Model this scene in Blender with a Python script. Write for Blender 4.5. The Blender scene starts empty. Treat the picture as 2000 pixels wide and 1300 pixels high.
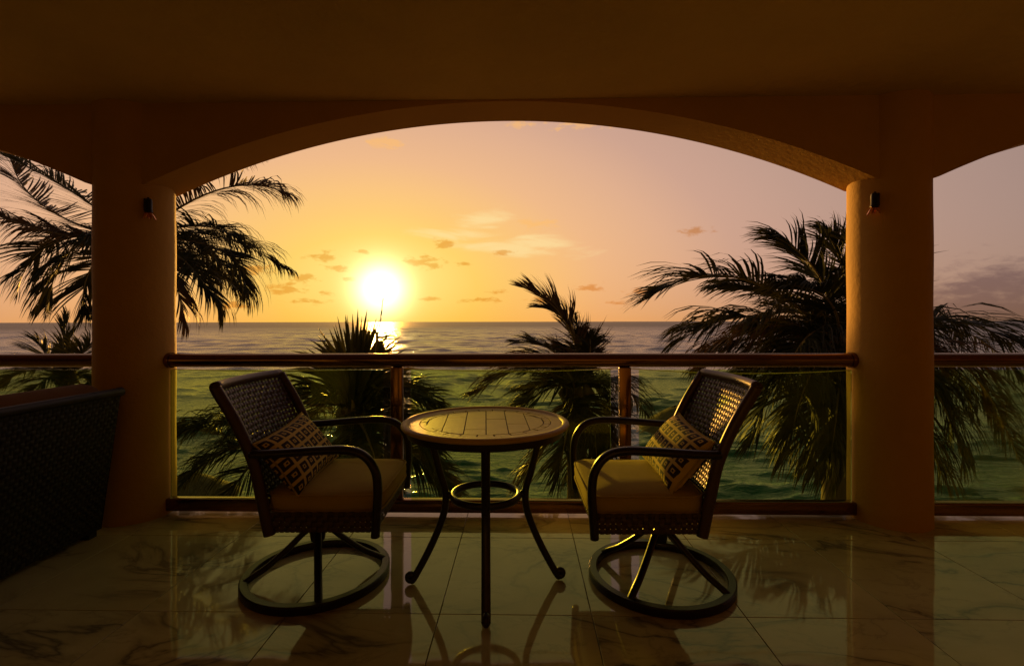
import bpy, bmesh, math, random
import numpy as np
from mathutils import Vector, Matrix
R = math.radians
random.seed(7)
scene = bpy.context.scene
col = scene.collection

# ------------------------------------------------------------------ camera
CAM_H, YAW, F = 1.164, R(1.2), 960.0
cd = bpy.data.cameras.new('camera')
cd.sensor_width = 36.0
cd.lens = 36.0 * F / 2000.0
cd.shift_y = -0.011
cd.clip_start, cd.clip_end = 0.02, 60000.0
cam = bpy.data.objects.new('camera', cd)
col.objects.link(cam)
cam.location = (0, 0, CAM_H)
cam.rotation_euler = (R(90), R(0.11), YAW)
scene.camera = cam
scene.view_settings.view_transform = 'Standard'
scene.view_settings.look = 'None'
scene.view_settings.exposure = 0.0
scene.view_settings.gamma = 1.0
scene.cycles.max_bounces, scene.cycles.diffuse_bounces, scene.cycles.glossy_bounces = 6, 3, 4
scene.cycles.transparent_max_bounces = 14

def at(px, py, d):
    """bearing measured in the photograph + distance in metres -> a place in the world"""
    x, z = (px - 1000.0) / F * d, CAM_H - (py - 628.0) / F * d
    return Vector((x * math.cos(YAW) - d * math.sin(YAW), x * math.sin(YAW) + d * math.cos(YAW), z))

# ------------------------------------------------------------------ sun and sky
SUN_AZ, SUN_EL = R(-16.1), R(3.7)
SUN = Vector((math.sin(SUN_AZ) * math.cos(SUN_EL), math.cos(SUN_AZ) * math.cos(SUN_EL), math.sin(SUN_EL)))
sl = bpy.data.lights.new('sun', 'SUN')
sl.energy, sl.angle, sl.color = 5.0, R(2.5), (1.0, 0.46, 0.075)
so = bpy.data.objects.new('sun', sl)
col.objects.link(so)
so.rotation_euler = SUN.to_track_quat('Z', 'Y').to_euler()

def lin(c):
    return tuple(((v / 255.0 + 0.055) / 1.055) ** 2.4 if v > 10 else v / 255.0 / 12.92 for v in c)

class NT:
    """small helper to write node trees as expressions"""
    def __init__(s, tree): s.t, s.n, s.l = tree, tree.nodes, tree.links
    def new(s, typ, **kw):
        nd = s.n.new(typ)
        for k, v in kw.items(): setattr(nd, k, v)
        return nd
    def put(s, sock, v):
        if hasattr(v, 'is_output') or isinstance(v, bpy.types.NodeSocket): s.l.new(v, sock)
        elif v is not None: sock.default_value = v
    def math(s, op, a, b=None, c=None, clamp=False):
        nd = s.new('ShaderNodeMath', operation=op, use_clamp=clamp)
        s.put(nd.inputs[0], a)
        if b is not None: s.put(nd.inputs[1], b)
        if c is not None: s.put(nd.inputs[2], c)
        return nd.outputs[0]
    def vmath(s, op, a, b=None):
        nd = s.new('ShaderNodeVectorMath', operation=op)
        s.put(nd.inputs[0], a)
        if b is not None: s.put(nd.inputs[1], b)
        return nd.outputs['Value'] if op in ('DOT_PRODUCT', 'LENGTH') else nd.outputs[0]
    def mix(s, f, a, b, blend='MIX'):
        nd = s.new('ShaderNodeMix', data_type='RGBA', blend_type=blend)
        nd.clamp_factor = True
        s.put(nd.inputs[0], f)
        for i, v in ((6, a), (7, b)):
            if isinstance(v, tuple): v = tuple(v[:3]) + (1.0,)
            s.put(nd.inputs[i], v)
        return nd.outputs[2]
    def ramp(s, f, stops, interp='LINEAR'):
        nd = s.new('ShaderNodeValToRGB')
        cr = nd.color_ramp
        cr.interpolation = interp
        while len(cr.elements) < len(stops): cr.elements.new(0.5)
        for e, (p, c) in zip(cr.elements, stops):
            e.position = p
            e.color = tuple(c[:3]) + (1.0,) if not isinstance(c, (int, float)) else (c, c, c, 1.0)
        s.put(nd.inputs[0], f)
        return nd.outputs[0]
    def noise(s, vec, scale, detail=4, rough=0.55, dist=0.0):
        nd = s.new('ShaderNodeTexNoise')
        nd.inputs['Scale'].default_value, nd.inputs['Detail'].default_value = scale, detail
        nd.inputs['Roughness'].default_value, nd.inputs['Distortion'].default_value = rough, dist
        if vec is not None: s.l.new(vec, nd.inputs['Vector'])
        return nd.outputs['Fac']
    def mapping(s, vec, scale=(1, 1, 1), rot=(0, 0, 0), loc=(0, 0, 0)):
        nd = s.new('ShaderNodeMapping')
        nd.inputs['Scale'].default_value, nd.inputs['Rotation'].default_value, nd.inputs['Location'].default_value = scale, rot, loc
        s.l.new(vec, nd.inputs['Vector'])
        return nd.outputs[0]

world = bpy.data.worlds.new('World')
scene.world = world
world.use_nodes = True
w = NT(world.node_tree)
w.n.clear()
tc = w.new('ShaderNodeTexCoord')
d = w.vmath('NORMALIZE', tc.outputs['Generated'])
sp = w.new('ShaderNodeSeparateXYZ'); w.l.new(d, sp.inputs[0])
az = w.math('MULTIPLY', w.math('ARCTAN2', sp.outputs[0], sp.outputs[1]), 57.29578)
el = w.math('MULTIPLY', w.math('ARCSINE', sp.outputs[2]), 57.29578)
daz = w.math('MULTIPLY', w.math('ADD', az, -math.degrees(SUN_AZ)), 0.55)
de = w.math('ADD', el, -math.degrees(SUN_EL))
th2 = w.math('SQRT', w.math('ADD', w.math('MULTIPLY', daz, daz), w.math('MULTIPLY', de, de)))
grad = w.ramp(w.math('DIVIDE', th2, 90.0), [
    (0.00, lin((255, 232, 140))), (4.0 / 90, lin((255, 224, 125))), (6.0 / 90, lin((255, 214, 112))), (8.5 / 90, lin((254, 204, 120))),
    (11.0 / 90, lin((250, 197, 130))), (14.0 / 90, lin((240, 187, 140))), (18.5 / 90, lin((224, 176, 144))),
    (22.0 / 90, lin((206, 164, 144))), (27.0 / 90, lin((190, 155, 140))), (34.0 / 90, lin((170, 142, 132))),
    (50.0 / 90, lin((122, 106, 114))), (1.0, lin((62, 56, 74)))])
# warmer band along the horizon
hz = w.math('MULTIPLY', w.math('POWER', 2.718, w.math('MULTIPLY', w.math('ABSOLUTE', el), -0.22)), 0.95)
grad = w.mix(hz, grad, w.mix(1.0, grad, (1.0, 0.80, 0.46), 'MULTIPLY'))
# physical sky takes over away from the sunset
sky = w.new('ShaderNodeTexSky')
sky.sky_type = 'NISHITA'
sky.sun_disc = False
sky.sun_elevation, sky.sun_rotation = SUN_EL, SUN_AZ
sky.air_density, sky.dust_density = 1.0, 2.0
nish = w.mix(1.0, sky.outputs[0], (0.06, 0.045, 0.035), 'MULTIPLY')
far = w.math('MULTIPLY', w.math('DIVIDE', w.math('SUBTRACT', th2, 34.0), 60.0, clamp=True), 0.6)
base = w.mix(far, grad, nish)
# clouds: ragged puffs and a cirrus veil, in azimuth/elevation degrees
cv = w.new('ShaderNodeCombineXYZ'); w.l.new(az, cv.inputs[0]); w.l.new(el, cv.inputs[1])
nz = w.noise(w.mapping(cv.outputs[0], (0.6, 1.5, 1)), 1.0, 5, 0.62, 0.3)
nz2 = w.noise(w.mapping(cv.outputs[0], (0.13, 0.70, 1), (0, 0, R(5))), 1.0, 5, 0.58, 0.9)
def sky_pos(px, py):
    a = math.atan((px - 1000) / F)
    return math.degrees(a) - 1.2, math.degrees(math.atan((628 - py) / F * math.cos(a)))
def clouds(spots, n, k):
    """ragged union of ellipses (px, py, half width, half height in degrees, tilt)"""
    q = None
    for px, py, rx, ry, *tl in spots:
        a0, e0 = sky_pos(px, py)
        mp = w.new('ShaderNodeMapping', vector_type='TEXTURE')
        mp.inputs['Location'].default_value, mp.inputs['Scale'].default_value = (a0, e0, 0), (rx, ry, 1)
        mp.inputs['Rotation'].default_value = (0, 0, R(tl[0] if tl else 0))
        w.l.new(cv.outputs[0], mp.inputs['Vector'])
        ln = w.vmath('LENGTH', mp.outputs[0])
        q = ln if q is None else w.math('MINIMUM', q, ln)
    f = w.math('ADD', w.math('SUBTRACT', 1.0, q), w.math('MULTIPLY', w.math('SUBTRACT', n, 0.5), k))
    nd = w.new('ShaderNodeMapRange', interpolation_type='SMOOTHSTEP')
    w.l.new(f, nd.inputs[0]); nd.inputs[1].default_value, nd.inputs[2].default_value = 0.10, 0.85
    return nd.outputs[0]
puffs = clouds(((825, 512, 2.6, 1.0), (870, 475, 1.8, 0.6), (640, 502, 2.0, 0.8), (565, 562, 2.6, 0.8), (505, 525, 2.0, 0.5), (710, 490, 1.0, 0.3),
    (635, 572, 1.0, 0.4), (985, 494, 1.7, 0.4), (940, 585, 2.6, 0.45), (970, 570, 1.4, 0.4), (840, 584, 1.8, 0.3), (1150, 561, 1.8, 0.6),
    (600, 588, 2.4, 0.35), (1215, 590, 2.4, 0.3), (1355, 452, 2.4, 0.5), (680, 545, 0.9, 0.4), (440, 595, 3.0, 0.5), (660, 520, 1.4, 0.7), (900, 515, 1.6, 0.4), (590, 540, 1.8, 0.6), (1060, 585, 2.4, 0.4), (1250, 570, 2.0, 0.5)), nz, 3.6)
warm = clouds(((757, 280, 2.6, 0.9), (1015, 243, 2.0, 0.5), (1050, 436, 3.2, 0.8), (1150, 240, 6.0, 0.8)), nz, 3.0)
veil = clouds(((1020, 488, 10.5, 1.05, -4.5), (900, 458, 7.0, 1.0, -2), (945, 430, 4.5, 1.5, 10), (1060, 478, 6.0, 1.5, -6)), nz2, 2.0)
bank = clouds(((1940, 603, 14.0, 3.4), (1960, 556, 5.5, 2.4), (1880, 568, 3.5, 1.7), (2300, 570, 20.0, 5.0)), nz, 1.3)
base = w.mix(w.math('MULTIPLY', veil, 0.58), base, lin((255, 230, 165)))
base = w.mix(w.math('MULTIPLY', warm, 0.55), base, lin((255, 190, 106)))
base = w.mix(w.math('MULTIPLY', puffs, 0.8), base, w.mix(1.0, base, (0.82, 0.56, 0.28), 'MULTIPLY'))
base = w.mix(w.math('MULTIPLY', bank, 0.95), base, w.mix(1.0, base, (0.50, 0.47, 0.56), 'MULTIPLY'))
# aureole round the sun
cs = w.vmath('DOT_PRODUCT', d, tuple(SUN))
th = w.math('MULTIPLY', w.math('ARCCOSINE', w.math('MINIMUM', cs, 0.999999)), 57.29578)
g1 = w.math('MULTIPLY', w.math('POWER', 2.718, w.math('MULTIPLY', w.math('POWER', w.math('DIVIDE', th, 2.5), 2.0), -1.0)), 2.6)
g2 = w.math('MULTIPLY', w.math('POWER', 2.718, w.math('MULTIPLY', th, -0.36)), 0.95)
glow = w.new('ShaderNodeMix', data_type='RGBA', blend_type='ADD'); glow.inputs[0].default_value = 1.0
def scaled(f, c):
    nd = w.new('ShaderNodeVectorMath', operation='SCALE'); nd.inputs[0].default_value = c; w.l.new(f, nd.inputs[3]); return nd.outputs[0]
tot = w.vmath('ADD', base, w.vmath('ADD', scaled(g1, (1.0, 0.86, 0.52)), scaled(g2, (0.55, 0.40, 0.14))))
bg = w.new('ShaderNodeBackground'); w.l.new(tot, bg.inputs[0]); bg.inputs[1].default_value = 1.0
out = w.new('ShaderNodeOutputWorld'); w.l.new(bg.outputs[0], out.inputs[0])
w.n.remove(glow)

# ------------------------------------------------------------------ materials
def material(name):
    m = bpy.data.materials.new(name); m.use_nodes = True
    t = NT(m.node_tree)
    return m, t, t.n['Principled BSDF']
def simple(name, c, rough=0.6, metal=0.0, var=0.15, scale=8.0, bump=0.0, bscale=60.0, spec=0.5, bdist=0.004):
    m, t, b = material(name)
    co = t.new('ShaderNodeTexCoord').outputs['Object']
    n = t.noise(co, scale, 5)
    t.l.new(t.mix(n, tuple(v * (1 - var) for v in c), tuple(min(1, v * (1 + var)) for v in c)), b.inputs['Base Color'])
    b.inputs['Roughness'].default_value, b.inputs['Metallic'].default_value = rough, metal
    b.inputs['Specular IOR Level'].default_value = spec
    if bump:
        bp = t.new('ShaderNodeBump'); bp.inputs['Strength'].default_value = bump; bp.inputs['Distance'].default_value = bdist
        t.l.new(t.noise(co, bscale, 6, 0.6), bp.inputs['Height']); t.l.new(bp.outputs[0], b.inputs['Normal'])
    return m
M = {}
M['stucco'] = simple('ochre stucco', (0.52, 0.295, 0.045), 0.75, 0, 0.22, 1.6, 0.7, 26, 0.3)
M['ceiling'] = simple('ochre ceiling plaster', (0.60, 0.41, 0.090), 0.85, 0, 0.25, 1.3, 1.0, 14, 0.2, 0.012)
M['bronze'] = simple('bronze rail', (0.23, 0.125, 0.045), 0.15, 0.9, 0.15, 6)
M['iron'] = simple('dark bronze iron', (0.020, 0.013, 0.008), 0.32, 0.2, 0.2, 12, 0.15, 120)
M['wicker'] = simple('brown wicker', (0.055, 0.026, 0.013), 0.45, 0.0, 0.35, 40)
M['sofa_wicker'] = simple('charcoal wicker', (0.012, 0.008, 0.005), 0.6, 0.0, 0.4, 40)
M['cushion'] = simple('mustard canvas', (0.42, 0.295, 0.050), 0.9, 0, 0.10, 14, 0.25, 500, 0.2)
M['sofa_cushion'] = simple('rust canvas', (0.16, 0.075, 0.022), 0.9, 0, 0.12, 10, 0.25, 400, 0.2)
M['darkglass'] = simple('dark terrace doors', (0.10, 0.075, 0.035), 0.4, 0, 0.1, 2)
M['black'] = simple('black metal', (0.012, 0.011, 0.010), 0.45, 0.3, 0.2, 10)
M['tabletile'] = simple('sand slate tile', (0.50, 0.34, 0.055), 0.5, 0, 0.28, 9, 0.5, 60, 0.3)
M['grout'] = simple('dark joint', (0.045, 0.030, 0.016), 0.8, 0, 0.2, 20)
M['floorgrout'] = simple('floor joint', (0.20, 0.16, 0.09), 0.8, 0, 0.2, 20)
M['sand'] = simple('beach sand', (0.42, 0.33, 0.22), 0.95, 0, 0.2, 0.8, 0.6, 3)
M['thatch'] = simple('thatch', (0.16, 0.12, 0.06), 0.9, 0, 0.4, 6)
M['wood'] = simple('weathered wood', (0.12, 0.08, 0.05), 0.8, 0, 0.3, 8)
M['trunk'] = simple('palm trunk', (0.13, 0.10, 0.07), 0.9, 0, 0.35, 7, 0.6, 20)
M['rachis'] = simple('frond stem', (0.17, 0.15, 0.05), 0.55, 0, 0.2, 5)
M['cord'] = simple('pale cord', (0.55, 0.50, 0.25), 0.7, 0, 0.1, 30)
M['foam'] = simple('sea foam', (0.75, 0.72, 0.70), 0.7, 0, 0.1, 0.5)

# marble floor tile: object-random offset so no two tiles repeat
m, t, b = material('polished marble')
tcn = t.new('ShaderNodeTexCoord'); oi = t.new('ShaderNodeObjectInfo')
off = t.new('ShaderNodeVectorMath', operation='ADD')
sc_ = t.new('ShaderNodeVectorMath', operation='SCALE'); sc_.inputs[0].default_value = (37.0, 91.0, 53.0); t.l.new(oi.outputs['Random'], sc_.inputs[3])
t.l.new(tcn.outputs['Object'], off.inputs[0]); t.l.new(sc_.outputs[0], off.inputs[1])
rotd = t.mapping(off.outputs[0], (1.0, 2.1, 1.0), (0, 0, R(38)))
v1 = t.math('ABSOLUTE', t.math('SUBTRACT', t.noise(rotd, 1.15, 5, 0.55, 0.9), 0.5))
vein = t.ramp(v1, [(0.0, 1.0), (0.010, 0.7), (0.03, 0.22), (0.08, 0.0)])
v2 = t.math('ABSOLUTE', t.math('SUBTRACT', t.noise(rotd, 3.0, 6, 0.6, 0.6), 0.5))
fine = t.ramp(v2, [(0.0, 0.5), (0.02, 0.1), (0.05, 0.0)])
msk = t.ramp(t.noise(off.outputs[0], 1.4, 2), [(0.36, 0.0), (0.54, 1.0)])
vv = t.math('MULTIPLY', t.math('MAXIMUM', vein, t.math('MULTIPLY', fine, 0.7)), msk)
cloud = t.ramp(t.noise(off.outputs[0], 2.2, 5), [(0.3, (0.46, 0.395, 0.20)), (0.7, (0.59, 0.515, 0.29))])
t.l.new(t.mix(vv, cloud, (0.16, 0.135, 0.085)), b.inputs['Base Color'])
b.inputs['Roughness'].default_value = 0.045
b.inputs['IOR'].default_value = 1.65
bp = t.new('ShaderNodeBump'); bp.inputs['Strength'].default_value = 0.07; bp.inputs['Distance'].default_value = 0.02
t.l.new(t.noise(tcn.outputs['Object'], 3.0, 2), bp.inputs['Height']); t.l.new(bp.outputs[0], b.inputs['Normal'])
M['marble'] = m

# green balustrade glass (thin, see-through, tinted), with fresnel reflection
m = bpy.data.materials.new('green tinted glass'); m.use_nodes = True
t = NT(m.node_tree); t.n.clear()
tr = t.new('ShaderNodeBsdfTransparent'); tr.inputs[0].default_value = (0.82, 0.95, 0.58, 1)
gl = t.new('ShaderNodeBsdfGlossy'); gl.inputs['Roughness'].default_value = 0.02; gl.inputs[0].default_value = (0.9, 1, 0.85, 1)
fr = t.new('ShaderNodeFresnel'); fr.inputs[0].default_value = 1.45
mx = t.new('ShaderNodeMixShader'); t.l.new(t.math('MULTIPLY', fr.outputs[0], 0.5), mx.inputs[0]); t.l.new(tr.outputs[0], mx.inputs[1]); t.l.new(gl.outputs[0], mx.inputs[2])
o_ = t.new('ShaderNodeOutputMaterial'); t.l.new(mx.outputs[0], o_.inputs[0])
M['glass'] = m
m = bpy.data.materials.new('amber glass'); m.use_nodes = True
t = NT(m.node_tree); b = t.n['Principled BSDF']
b.inputs['Base Color'].default_value = (0.85, 0.30, 0.12, 1); b.inputs['Roughness'].default_value = 0.12; b.inputs['Transmission Weight'].default_value = 0.35
M['amber'] = m
M['copper'] = simple('copper', (0.85, 0.40, 0.18), 0.22, 1.0, 0.1, 20)

# palm leaf: diffuse + light through the blade + waxy gloss
def leaf_mat(name, c, tcol):
    m = bpy.data.materials.new(name); m.use_nodes = True
    t = NT(m.node_tree); b = t.n['Principled BSDF']
    co = t.new('ShaderNodeTexCoord').outputs['Object']
    t.l.new(t.mix(t.noise(co, 2.5, 4), tuple(v * 0.6 for v in c), tuple(v * 1.35 for v in c)), b.inputs['Base Color'])
    b.inputs['Roughness'].default_value = 0.5; b.inputs['Specular IOR Level'].default_value = 0.12
    tl = t.new('ShaderNodeBsdfTranslucent'); tl.inputs[0].default_value = tcol + (1,)
    mx = t.new('ShaderNodeMixShader'); mx.inputs[0].default_value = 0.09
    t.l.new(b.outputs[0], mx.inputs[1]); t.l.new(tl.outputs[0], mx.inputs[2]); t.l.new(mx.outputs[0], t.n['Material Output'].inputs[0])
    return m
M['leaf'] = leaf_mat('palm leaf', (0.030, 0.038, 0.012), (0.09, 0.08, 0.015))
M['leaf2'] = leaf_mat('young palm leaf', (0.042, 0.055, 0.015), (0.11, 0.10, 0.02))
M['leafdry'] = leaf_mat('dry palm leaf', (0.10, 0.07, 0.035), (0.12, 0.07, 0.02))

# printed pillow: rows of dark squares, each with a pale ring, on ochre (uses UV)
m, t, b = material('printed pillow fabric')
uv = t.new('ShaderNodeTexCoord').outputs['UV']
wob = t.new('ShaderNodeVectorMath', operation='ADD')
nn = t.new('ShaderNodeTexNoise'); nn.inputs['Scale'].default_value = 4.0; t.l.new(uv, nn.inputs['Vector'])
s2 = t.new('ShaderNodeVectorMath', operation='SCALE'); s2.inputs[3].default_value = 0.035; t.l.new(nn.outputs['Color'], s2.inputs[0])
t.l.new(uv, wob.inputs[0]); t.l.new(s2.outputs[0], wob.inputs[1])
sx = t.new('ShaderNodeSeparateXYZ'); t.l.new(t.mapping(wob.outputs[0], (8.0, 5.0, 1)), sx.inputs[0])
fx = t.math('ABSOLUTE', t.math('SUBTRACT', t.math('FRACT', sx.outputs[0]), 0.5))
fy = t.math('ABSOLUTE', t.math('SUBTRACT', t.math('FRACT', sx.outputs[1]), 0.5))
dd = t.math('MAXIMUM', fx, fy)
ochre, brown = (0.62, 0.44, 0.09), (0.028, 0.016, 0.010)
t.l.new(t.ramp(dd, [(0.0, brown), (0.07, ochre), (0.15, brown), (0.375, ochre)], 'CONSTANT'), b.inputs['Base Color'])
b.inputs['Roughness'].default_value = 0.9
M['pillow'] = m

# sea
m, t, b = material('sea water')
co = t.new('ShaderNodeTexCoord').outputs['Object']
sy_ = t.new('ShaderNodeSeparateXYZ'); t.l.new(co, sy_.inputs[0])
shoal = t.math('ADD', t.math('DIVIDE', sy_.outputs[1], 160.0), t.math('MULTIPLY', t.math('SUBTRACT', t.noise(t.mapping(co, (0.02, 0.03, 1)), 1.0, 3), 0.5), 0.35))
t.l.new(t.ramp(shoal, [(0.10, (0.032, 0.140, 0.058)), (0.45, (0.035, 0.095, 0.060)), (1.0, (0.045, 0.055, 0.085))]), b.inputs['Base Color'])
mr = t.new('ShaderNodeMapRange'); t.l.new(t.vmath('LENGTH', co), mr.inputs[0])
for i_, v_ in ((1, 50.0), (2, 900.0), (3, 0.08), (4, 0.44)): mr.inputs[i_].default_value = v_
t.l.new(mr.outputs[0], b.inputs['Roughness'])
b.inputs['IOR'].default_value = 1.33
h2 = t.noise(t.mapping(co, (0.9, 2.2, 1), (0, 0, R(-7))), 1.0, 4, 0.6, 0.5)
bp = t.new('ShaderNodeBump'); bp.inputs['Strength'].default_value = 0.8; bp.inputs['Distance'].default_value = 0.17
t.l.new(h2, bp.inputs['Height']); t.l.new(bp.outputs[0], b.inputs['Normal'])
M['sea'] = m

# ------------------------------------------------------------------ object helpers
def tag(o, label=None, cat=None, group=None, kind=None):
    if label: o['label'] = label
    if cat: o['category'] = cat
    if group: o['group'] = group
    if kind: o['kind'] = kind
    return o
def empty(name, loc=(0, 0, 0), rz=0.0):
    o = bpy.data.objects.new(name, None); col.objects.link(o)
    o.empty_display_size = 0.1; o.location = loc; o.rotation_euler = (0, 0, rz)
    return o
class MB:
    """collects verts/faces, then links them as one mesh object"""
    def __init__(s): s.v, s.f, s.uv = [], [], None
    def quadgrid(s, rows, close_u=False, close_v=False):
        o = len(s.v); nr, nc = len(rows), len(rows[0])
        for r in rows: s.v += [tuple(p) for p in r]
        for i in range(nr if close_v else nr - 1):
            for j in range(nc if close_u else nc - 1):
                i2, j2 = (i + 1) % nr, (j + 1) % nc
                s.f.append((o + i * nc + j, o + i * nc + j2, o + i2 * nc + j2, o + i2 * nc + j))
        return s
    def box(s, c, h, bev=0.0):
        o = len(s.v); cx, cy, cz = c; hx, hy, hz = h
        if not bev:
            s.v += [(cx + a * hx, cy + b_ * hy, cz + c_ * hz) for c_ in (-1, 1) for b_ in (-1, 1) for a in (-1, 1)]
            s.f += [tuple(o + i for i in q) for q in ((0, 2, 3, 1), (4, 5, 7, 6), (0, 1, 5, 4), (2, 6, 7, 3), (0, 4, 6, 2), (1, 3, 7, 5))]
            return s
        bm = bmesh.new(); bmesh.ops.create_cube(bm, size=2.0)
        for v in bm.verts: v.co = Vector((cx + v.co.x * hx, cy + v.co.y * hy, cz + v.co.z * hz))
        bmesh.ops.bevel(bm, geom=list(bm.edges), offset=bev, segments=3, profile=0.5, affect='EDGES')
        bm.verts.index_update()
        s.v += [tuple(v.co) for v in bm.verts]; s.f += [tuple(o + v.index for v in f.verts) for f in bm.faces]
        bm.free(); return s
    def tube(s, pts, rad, n=10, caps=True, closed=False, sx=1.0, sy=1.0, up=(0, 0, 1)):
        pts = [Vector(p) for p in pts]; N = len(pts)
        rads = rad if isinstance(rad, (list, tuple)) else [rad] * N
        rows = []; ref = Vector(up)
        for i, p in enumerate(pts):
            a, c = (pts[(i - 1) % N], pts[(i + 1) % N]) if closed else (pts[max(i - 1, 0)], pts[min(i + 1, N - 1)])
            T = (c - a).normalized()
            S = T.cross(ref)
            if S.length < 1e-3: S = T.cross(Vector((1, 0, 0)))
            S.normalize(); U = S.cross(T).normalized()
            rows.append([p + (S * math.cos(2 * math.pi * k / n) * sx + U * math.sin(2 * math.pi * k / n) * sy) * rads[i] for k in range(n)])
        o = len(s.v); s.quadgrid(rows, close_u=True, close_v=closed)
        if caps and not closed:
            s.f.append(tuple(o + k for k in range(n))[::-1]); s.f.append(tuple(o + (N - 1) * n + k for k in range(n)))
        return s
    def lathe(s, prof, n=24, c=(0, 0, 0), caps=True):
        rows = [[(c[0] + r * math.cos(2 * math.pi * k / n), c[1] + r * math.sin(2 * math.pi * k / n), c[2] + z) for k in range(n)] for r, z in prof]
        o = len(s.v); s.quadgrid(rows, close_u=True)
        if caps:
            s.f.append(tuple(o + k for k in range(n))[::-1]); s.f.append(tuple(o + (len(prof) - 1) * n + k for k in range(n)))
        return s
    def prism(s, poly, z0, z1):
        o = len(s.v); n = len(poly)
        s.v += [(x, y, z0) for x, y in poly] + [(x, y, z1) for x, y in poly]
        s.f.append(tuple(range(o + n - 1, o - 1, -1))); s.f.append(tuple(range(o + n, o + 2 * n)))
        s.f += [(o + i, o + (i + 1) % n, o + n + (i + 1) % n, o + n + i) for i in range(n)]
        return s
    def mesh(s, name, mat, smooth=False, angle=None):
        me = bpy.data.meshes.new(name); me.from_pydata(s.v, [], s.f); me.validate(); me.update()
        me.materials.append(M[mat])
        if smooth or angle:
            me.polygons.foreach_set('use_smooth', [True] * len(me.polygons))
            if angle: me.set_sharp_from_angle(angle=R(angle))
        return me
    def build(s, name, mat, parent=None, smooth=False, angle=None):
        o = bpy.data.objects.new(name, s.mesh(name, mat, smooth, angle)); col.objects.link(o)
        if parent: o.parent = parent
        return o
def copy_tree(o, parent=None):
    c = o.copy(); col.objects.link(c); c.parent = parent
    for ch in [x for x in bpy.data.objects if x.parent == o]: copy_tree(ch, c)
    return c
def spline(pts, n=8):
    pts = [Vector(p) for p in pts]; out = []
    for i in range(len(pts) - 1):
        p0, p1, p2, p3 = pts[max(i - 1, 0)], pts[i], pts[i + 1], pts[min(i + 2, len(pts) - 1)]
        for k in range(n):
            u = k / n
            out.append(0.5 * ((2 * p1) + (p2 - p0) * u + (2 * p0 - 5 * p1 + 4 * p2 - p3) * u * u + (3 * p1 - p0 - 3 * p2 + p3) * u ** 3))
    out.append(pts[-1]); return out
def weave(mb, f, nu, nv, amp, wd=0.80):
    """over-under strands, each crossing a little hump, on the surface f(u, v) -> (point, normal)"""
    def node(u, v, s): p, n = f(min(max(u, 0), 1), min(max(v, 0), 1)); return p + n * s
    for flip, na, nb in ((0, nu, nv), (1, nv, nu)):
        for j in range(nb):
            rows = [[], [], []]
            for i in range(na):
                s = amp if (i + j + flip) % 2 else -amp
                for e, h in ((0.0, 0.0), (0.25, 0.8), (0.5, 1.0), (0.75, 0.8)):
                    for r_, q in enumerate((-wd / 2, 0, wd / 2)):
                        a, c = (i + e) / na, (j + 0.5 + q) / nb
                        hh_ = s * h - (0.0 if r_ == 1 else 0.35 * amp)
                        rows[r_].append(node(c, a, hh_) if flip else node(a, c, hh_))
            mb.quadgrid(rows)
    return mb

# ------------------------------------------------------------------ setting: sea, beach, veranda shell
SEA_Z = -6.5
ys = [-300, 2, 16, 40, 160, 640, 1500, 4000, 12000, 45000]
xs = [-45000, -8000, -1500, -300, 0, 300, 1500, 8000, 45000]
flat = MB().quadgrid([[(x, y, SEA_Z - 0.45) for x in xs] for y in ys])
# wind sea: many small crossing waves, each dropped where the sheet is too coarse to carry it
NR, NC = 560, 640
rr = 17.0 * (1000.0 / 17.0) ** (np.arange(NR) / (NR - 1.0))
aa = np.radians(np.linspace(-54, 54, NC))
gx, gy = np.outer(rr, np.sin(aa)), np.outer(rr, np.cos(aa))
cell = np.maximum(rr * (rr[1] / rr[0] - 1), rr * (aa[1] - aa[0]))[:, None]
rng = np.random.RandomState(5)
gz = np.zeros_like(gx)
NW = 76
for k in range(NW):
    lam = 0.32 * (26.0 / 0.32) ** (k / (NW - 1.0)) * rng.uniform(0.9, 1.1)
    th_ = np.radians(-90 + rng.normal(8, 26))
    kk = 2 * np.pi / lam
    ph = kk * (gx * np.cos(th_) + gy * np.sin(th_)) + rng.uniform(0, 6.28)
    wgt = np.clip((lam / cell - 2.2) / 2.5, 0, 1)
    gz += wgt * (0.0016 + (0.0042 if lam > 5 else 0.0) + 0.0165 * np.exp(-(np.log(lam / 1.35) / 0.8) ** 2)) * lam ** 0.95 * (1 - 2 * np.abs(np.sin(ph / 2)) ** 1.3)
gz *= np.clip((1000 - rr) / 500, 0, 1)[:, None]
verts = np.stack([gx, gy, gz + SEA_Z], -1).reshape(-1, 3)
idx = (np.arange(NR - 1)[:, None] * NC + np.arange(NC - 1)[None]).reshape(-1)
quads = np.stack([idx, idx + NC, idx + NC + 1, idx + 1], -1)[:, ::-1] + len(flat.v)
av = np.concatenate([np.array(flat.v), verts]); af = np.concatenate([np.array(flat.f), quads])
me = bpy.data.meshes.new('sea')
me.vertices.add(len(av)); me.vertices.foreach_set('co', av.astype(np.float32).ravel())
me.loops.add(af.size); me.loops.foreach_set('vertex_index', af.astype(np.int32).ravel())
me.polygons.add(len(af)); me.polygons.foreach_set('loop_start', (np.arange(len(af)) * 4).astype(np.int32))
me.update(calc_edges=True); me.polygons.foreach_set('use_smooth', np.ones(len(af), dtype=bool))
me.materials.append(M['sea'])
sea = bpy.data.objects.new('sea', me); col.objects.link(sea)
tag(sea, kind='structure')
mb = MB()
rows = []
for y, z in ((-60, -5.2), (3.4, -5.2), (8, -5.5), (12, -5.8), (15, -6.2), (18, -6.62), (20, -6.9)):
    rows.append([(x, y + 0.8 * math.sin(x * 0.21) * (y > 10), z + 0.06 * math.sin(x * 0.9 + y)) for x in range(-60, 61, 3)])
mb.quadgrid(rows)
tag(mb.build('beach', 'sand', smooth=True), kind='structure')
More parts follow.
